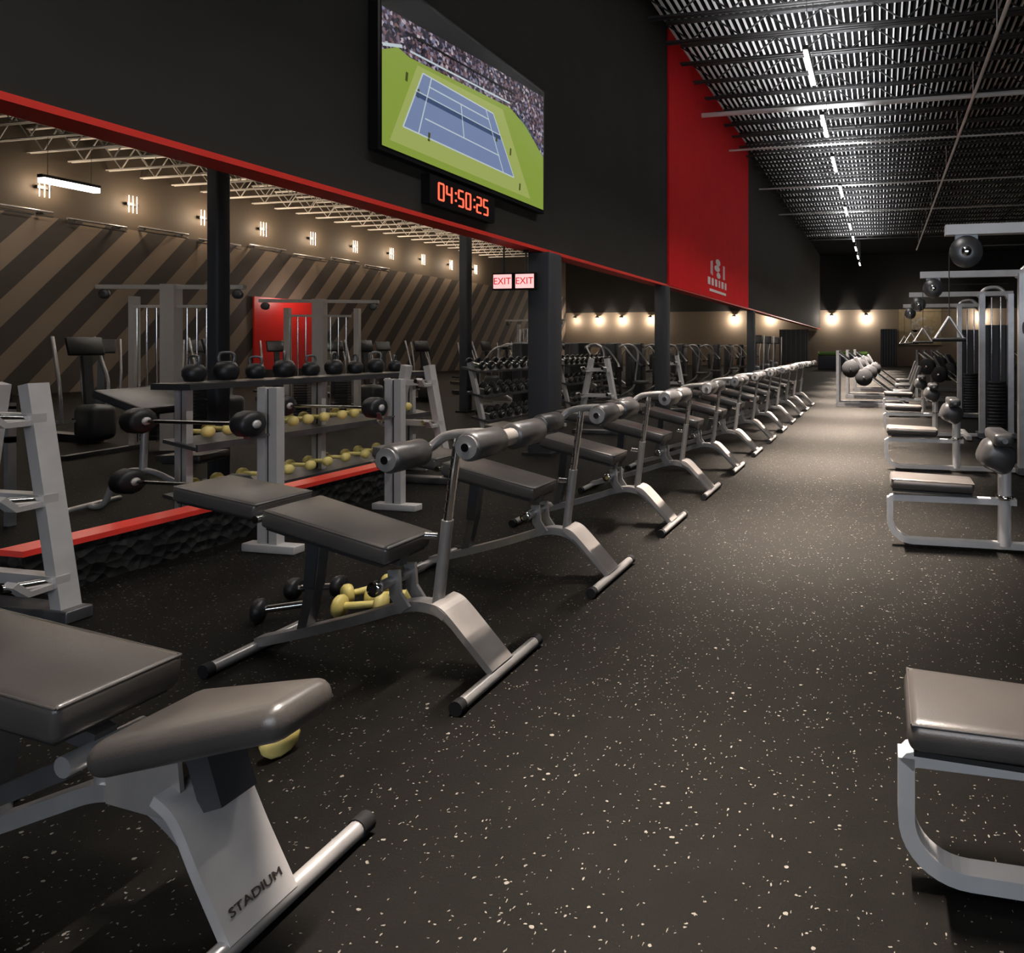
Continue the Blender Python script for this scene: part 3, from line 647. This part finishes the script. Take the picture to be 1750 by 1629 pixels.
mb.sweep(tri[:2], 'steel', r=.01); mb.sweep(tri[2:], 'steel', r=.01); mb.cyl((.31, 0, 1.55), (.55, 0, 1.55), .016, 'rubber'); mb.build('pull_handle', pm, 'triangular cable handle')
mb = MB()
for k in range(15): mb.rbox((1.78, 0, .14 + k * .055), (.28, .14, .048), .006, 'iron', None, 1)
mb.build('weight_stack', pm, 'black plate stack')
mb = MB()
for x_ in (1.71, 1.85): mb.cyl((x_, 0, .1), (x_, 0, 2.3), .012, 'chrome', 10)
mb.build('guide_rod', pm)
mb = MB(); mb.box((1.78, 0, .06), (.6, .32, .07), 'steel_dark'); mb.box((1.78, .11, 1.0), (.4, .015, 1.7), 'graphite'); mb.build('shroud', pm)
mb = MB(); mb.box((1.3, 0, .05), (.08, .9, .06), 'steel'); mb.build('base_bar', pm)
KIDS.clear()
PL = ['nearest pulldown machine, its grey seat cut by the right edge', 'second pulldown machine from the camera with rounded seat frame on the right', 'third pulldown machine on the right with tall silver tower', 'fourth pulldown machine on the right, before the plate loaded machines', 'farthest pulldown machine in the right row']
for i in range(5):
    y_ = 1.85 + 2.93 * i
    q = pm if i == 0 else copy_thing(pm, (.07, y_, 0), PL[i]); q['label'] = PL[i]
pm.location.y = 1.78

# ------------------------------------------------------------------ cable crossovers in the left hall
cc = thing('cable_crossover', 'x', 'exercise machine', (-10.1, 7.2, 0), R(12), 'cable towers in the left hall')
MB().box((0, 0, 1.2), (.20, .14, 2.4), 'pale_paint').build('centre_post', cc, 'wide pale central post')
mb = MB(); mb.box((0, 0, 2.36), (2.1, .06, .06), 'pale_paint'); mb.box((0, 0, 2.08), (1.1, .05, .04), 'pale_paint'); mb.build('top_bar', cc)
for s_ in (-1, 1):
    mb = MB(); mb.box((s_ * .62, .1, 1.13), (.09, .09, 2.2), 'pale_paint'); mb.box((s_ * .62, -.35, .03), (.1, 1.0, .06), 'steel_dark'); mb.build('side_post', cc)
    mb = MB()
    for k in range(16): mb.box((s_ * .36, .1, .15 + k * .05), (.24, .14, .042), 'iron')
    mb.build('weight_stack', cc)
    mb = MB()
    for dx in (-.22, -.08, .06): mb.cyl((s_ * .36 + dx, .1, .1), (s_ * .36 + dx, .1, 2.1), .012, 'chrome', 8)
    mb.build('guide_rod', cc)
    MB().lathe([(.02, -.02), (.07, -.02), (.07, .02), (.02, .02)], (s_ * .95, 0, 2.26), 'y', 'steel_dark').build('pulley', cc)
KIDS.clear()
cc['label'] = 'pale cable tower standing before the striped wall'
copy_thing(cc, (-10.5, 10.0, 0), 'pale cable tower standing before the red banner', R(18))
copy_thing(cc, (-11.2, 18.6, 0), 'dim cable tower far back in the left hall', R(0))
rd = thing('banner', 'bright red banner standing against the striped wall', 'banner', (XL + .12, 23.05, 0))
MB().box((0, 0, 2.05), (.08, 3.05, 3.1), 'red_plastic').build('panel', rd)
MB().box((0, 0, .25), (.2, 3.0, .5), 'black_paint').build('base', rd)
point('glow', (1.2, 0, 3.6), 60, (1, .8, .7), .3, rd)

# ------------------------------------------------------------------ background machines (three kinds)
def selector():
    t = thing('weight_machine', 'x', 'exercise machine', (0, 0, 0), 0, 'weight machines in the left hall')
    mb = MB(); mb.rbox((0, .55, .82), (.55, .3, 1.55), .05, 'graphite'); mb.build('shroud', t)
    mb = MB()
    for s_ in (-1, 1): mb.sweep([(s_ * .24, .45, .05), (s_ * .24, -.5, .05)], 'steel', rect=(.05, .06), up=(1, 0, 0))
    mb.sweep(smooth_path([(0, .45, 1.45), (0, .1, 1.55), (0, -.15, 1.35), (0, -.1, .7), (0, 0, .3), (0, .4, .06)]), 'steel', r=.035); mb.build('frame', t)
    mb = MB(); mb.rbox((0, -.25, .48), (.4, .4, .09), .03, 'vinyl_dark'); mb.build('seat', t)
    mb = MB(); mb.rbox((0, .02, .88), (.34, .1, .62), .04, 'vinyl_dark'); mb.build('backrest', t)
    mb = MB()
    for s_ in (-1, 1):
        mb.sweep(smooth_path([(s_ * .12, .2, 1.5), (s_ * .42, .05, 1.45), (s_ * .46, -.25, 1.1), (s_ * .3, -.4, .95)]), 'steel', r=.024); mb.cyl((s_ * .36, -.4, .95), (s_ * .2, -.42, .95), .028, 'rubber')
    mb.build('lever_arm', t)
    mb = MB()
    for k in range(10): mb.box((0, .39, .25 + k * .055), (.26, .03, .044), 'steel_dark')
    mb.build('weight_stack', t); return t
def trainer():
    t = thing('cross_trainer', 'x', 'cardio machine', (0, 0, 0), 0, 'cross trainers in the left hall')
    mb = MB(); mb.rbox((0, -.5, .32), (.32, .55, .55), .1, 'graphite'); mb.box((0, .2, .06), (.16, 1.5, .1), 'graphite'); mb.build('housing', t)
    mb = MB(); mb.sweep([(0, -.35, .5), (0, -.25, 1.35)], 'graphite', rect=(.1, .08), up=(1, 0, 0)); mb.build('mast', t)
    mb = MB(); mb.rbox((0, -.22, 1.5), (.42, .06, .3), .02, 'bezel', Matrix.Rotation(R(-20), 3, 'X')); mb.build('console', t)
    for s_ in (-1, 1):
        mb = MB(); mb.sweep(smooth_path([(s_ * .25, -.2, .3), (s_ * .28, -.2, .9), (s_ * .26, -.05, 1.3), (s_ * .24, .1, 1.65)]), 'steel', r=.022); mb.build('arm', t)
        mb = MB(); mb.box((s_ * .2, .25, .3), (.16, .4, .05), 'rubber'); mb.sweep([(s_ * .2, -.4, .35), (s_ * .2, .4, .26)], 'steel', rect=(.04, .04), up=(1, 0, 0)); mb.build('pedal', t)
    return t
def loader():
    t = thing('plate_loaded_machine', 'x', 'exercise machine', (0, 0, 0), 0, 'plate loaded machines')
    mb = MB()
    for s_ in (-1, 1):
        mb.sweep([(s_ * .35, -.9, .06), (s_ * .35, .9, .06)], 'steel_dark', rect=(.07, .08), up=(1, 0, 0))
        mb.sweep([(s_ * .3, -.8, .1), (s_ * .3, .85, 1.35)], 'chrome', r=.03)
        mb.sweep([(s_ * .35, .85, .06), (s_ * .32, .85, 1.4)], 'steel_dark', rect=(.07, .07), up=(1, 0, 0))
    mb.build('frame', t)
    mb = MB(); mb.rbox((0, .25, .92), (.6, .08, .7), .02, 'steel_dark', Matrix.Rotation(R(-30), 3, 'X')); mb.build('sled', t)
    mb = MB(); mb.rbox((0, -.75, .38), (.5, .5, .1), .03, 'vinyl_dark'); mb.rbox((0, -1.05, .68), (.5, .1, .7), .03, 'vinyl_dark', Matrix.Rotation(R(20), 3, 'X')); mb.build('seat', t)
    for s_ in (-1, 1):
        for k, z_ in enumerate((.75, .95)):
            mb = MB(); x_ = s_ * .5
            mb.lathe([(.03, x_ - .08), (.2, x_ - .08), (.215, x_ - .06), (.215, x_ + .05), (.2, x_ + .07), (.03, x_ + .08)], (0, .2 + k * .32, z_), 'x', 'rubber', 20); mb.lathe([(.01, x_ + s_ * .08), (.03, x_ + s_ * .09), (.03, x_ + s_ * .13), (.01, x_ + s_ * .13)], (0, .2 + k * .32, z_), 'x', 'chrome', 10); mb.build('plate', t)
    return t
S0, T0, L0 = selector(), trainer(), loader()
KIDS.clear()
ROWN = ['the row nearest the low wall', 'the second row beyond the low wall', 'the third row beyond the low wall', 'the row nearest the striped wall']
first = {'s': True, 't': True}
for ri, (x_, ys, kd, rz_) in enumerate(((-7.0, [14.6, 16.6, 18.6, 20.6, 22.8, 25.0, 27.5, 30.0, 33.0], 's', R(90)), (-9.3, [4.2, 14.2, 16.6, 19.0, 21.4, 24.0, 27.0], 's', R(-90)), (-12.5, [5.5, 7.6, 9.4, 12.8, 14.9, 17.4, 20.0, 23.0], 't', R(80)), (-16, [8.2, 10.2, 12.0, 13.8, 15.6, 17.4, 19.4, 21.5, 24], 't', R(60)))):
    for i, y_ in enumerate(ys):
        base = S0 if kd == 's' else T0
        lb = ('dark weight machine' if kd == 's' else 'dark cross trainer') + ' in %s, %s from the camera' % (ROWN[ri], ORD[i])
        if first[kd]: q = base; first[kd] = False
        else: q = copy_thing(base, (0, 0, 0), lb)
        q['label'] = lb; q.location = (x_ + rnd.uniform(-.2, .2), y_, 0); q.rotation_euler.z = rz_ + rnd.uniform(-.15, .15)
LL = [(-.2, 15.8, 90, 'dark plate loaded machine at the right edge of the bright aisle floor'), (-.1, 18.4, 90, 'second dark plate loaded machine along the right side of the aisle'), (0, 21.2, 90, 'third plate loaded machine along the aisle, toward the end wall'), (1.9, 17.5, 70, 'plate loaded machine right of the dark ones beside the aisle'), (2.6, 21.6, 70, 'plate loaded machine behind the farthest pulldown towers'), (4.2, 16.5, 60, 'plate loaded machine deep on the right side')]
for i, (x_, y_, a, lb) in enumerate(LL):
    q = L0 if i == 0 else copy_thing(L0, (x_, y_, 0), lb); q['label'] = lb; q.location = (x_, y_, 0); q.rotation_euler.z = R(a)
for i, (x_, y_, a) in enumerate(((3.6, 5.2, 90), (3.7, 8.2, 90), (3.8, 11.2, 90), (4.0, 14.0, 90), (4.8, 19.0, 90))):
    copy_thing(S0, (x_, y_, 0), 'dark weight machine behind the pulldown towers on the right, %s from the camera' % ORD[i], R(a), 'weight machines on the right')
for i, (x_, y_) in enumerate(((-5.2, 26), (-5.3, 29), (-5.4, 32), (-6.4, 36))):
    copy_thing(T0, (x_, y_, 0), 'dark cross trainer beyond the decline benches near the end wall, %s from the camera' % ORD[i], R(0), 'cross trainers near the end wall', sc=(1.2, 1.2, 1.2))

# shiny dumbbell racks behind the benches ------------------------------------
hr = thing('hex_dumbbell_rack', 'x', 'rack', (-6.1, 9.6, 0), 0, 'dumbbell racks behind the square column')
for s_ in (-1, 1):
    mb = MB(); mb.sweep([(.2, s_ * 1.1, .03), (-.1, s_ * 1.1, 1.25)], 'steel_flat', rect=(.06, .07), up=(0, 1, 0)); mb.box((0, s_ * 1.1, .03), (.6, .08, .06), 'steel_flat'); mb.build('leg', hr)
for z_ in (.38, .76, 1.14): 
    xx = .2 - .3 * z_ / 1.25
    mb = MB(); mb.box((xx, 0, z_), (.3, 2.3, .03), 'steel_dark', ry(R(14))); mb.build('shelf', hr)
sd = dumbbell('x', 'iron', 'chrome', (0, 0, 0), 0, 'chrome handled dumbbells on the far racks', .30, .07)
for nm in ('handle',): pass
hub = MB()
for s_ in (-1, 1): hub.lathe([(.02, s_ * .15), (.042, s_ * .152), (.03, s_ * .158)], (0, 0, 0), 'x', 'chrome', 10)
hub.build('end_disc', sd, 'chrome end disc')
KIDS.clear()
RN = ['nearer', 'farther']
hr['label'] = 'three tier rack of black and chrome dumbbells, the one left of the square column'
hr2 = copy_thing(hr, (-6.3, 12.6, 0), 'three tier rack of black and chrome dumbbells, the one right behind the square column')
ft = True
for ri, (bx, by) in enumerate(((-6.1, 9.6), (-6.3, 12.6))):
    for ti, z_ in enumerate((.38, .76, 1.14)):
        xx = .2 - .3 * z_ / 1.25
        for k in range(10):
            lb = 'black dumbbell with chrome ends, %s rack, %s tier, %s from the left' % (RN[ri], ['bottom', 'middle', 'top'][ti], ORD[k])
            q = sd if ft else copy_thing(sd, (0, 0, 0), lb); ft = False
            q['label'] = lb; q.location = (bx + xx, by - 1.0 + k * .222, z_ + .088); q.rotation_euler = (0, R(14), 0)
# preacher style bench beyond the low wall -------------------------------------
pb = thing('preacher_bench', 'x', 'bench', (-6.6, 4.55, 0), R(15))
mb = MB(); mb.sweep(smooth_path([(-.55, 0, .04), (-.42, 0, .05), (-.3, 0, .3), (-.12, 0, .36), (.1, 0, .30), (.5, 0, .05), (.62, 0, .04)]), 'steel', r=.025); mb.cyl((-.08, 0, .36), (-.05, 0, 1.0), .028, 'steel'); mb.cyl((-.55, -.3, .04), (-.55, .3, .04), .025, 'steel'); mb.cyl((.62, -.3, .04), (.62, .3, .04), .025, 'steel'); mb.build('frame', pb)
pad(pb, 'arm_pad', -.25, 1.12, .15, .95, .55, .07, m='vinyl_dark'); pad(pb, 'seat', .2, .52, .55, .52, .35, .07, m='vinyl_dark')
pb['label'] = 'dark preacher bench on curved steel legs beyond the red-topped low wall'; pb['category'] = 'bench'
ub = thing('press_bench', 'low dark bench with square steel frame between the A frame rack and cable tower', 'bench', (-7.6, 3.7, 0))
mb = MB()
for a in (-1, 1):
    for b_ in (-1, 1): mb.box((a * .45, b_ * .2, .5), (.05, .05, 1.0), 'steel')
    mb.box((0, a * .2, 1.0), (.95, .05, .05), 'steel'); mb.box((0, a * .2, .72), (.95, .05, .05), 'steel')
mb.build('frame', ub); pad(ub, 'pad', -.5, 1.12, .4, 1.12, .5, .09, m='vinyl_dark')

# end of the room ---------------------------------------------------------------
gb = thing('planter_box', 'long dark box topped with green turf before the end wall', 'planter', (-2.4, 40.5, 0))
MB().rbox((0, 0, .45), (3.2, .8, .9), .03, 'navy').build('box', gb); MB().rbox((0, 0, 1.02), (3.2, .8, .26), .08, 'turf_green').build('turf', gb, 'green turf top')
pn = thing('mural_panel', 'tan picture panel with pale seated figure shapes on the end wall', 'picture', (2.9, YE - .03, 2.95))
mm = noisy('mural_tan', (.34, .26, .14), (.40, .32, .19), 3, .7); noisy('mural_grey', (.25, .2, .14), (.5, .45, .36), 4, .7)
MB().box((0, 0, 0), (3.1, .05, 2.7), 'mural_tan').build('board', pn)
mb = MB()
for (x_, z_, a, b_) in ((-.35, .1, .35, .5), (.45, -.25, .6, .35), (-.4, -.5, .5, .3), (.1, .6, .4, .15)):
    mb.add([(x_ + a * math.cos(t * PI / 7), -.03, z_ + b_ * math.sin(t * PI / 7)) for t in range(14)], [tuple(range(14))], 'mural_grey')
mb.build('figures', pn)
point('glow', (0, -1.6, 1.6), 60, WARM, .2, pn)
for i, (x_, wd) in enumerate(((-6.6, 2.2), (-.1 + .7, 1.2))):
    t = thing('locker_cabinet', 'tall dark ribbed cabinet against the end wall, %s of the green box' % ('left', 'right')[i], 'cabinet', (x_, YE - .35, 0))
    MB().box((0, 0, 1.4), (wd, .6, 2.8), 'graphite').build('body', t)
    mb = MB()
    for k in range(6): mb.box((-wd / 2 + wd * (k + .5) / 6, -.31, 1.4), (.04, .03, 2.7), 'steel_dark')
    mb.build('door_edge', t)
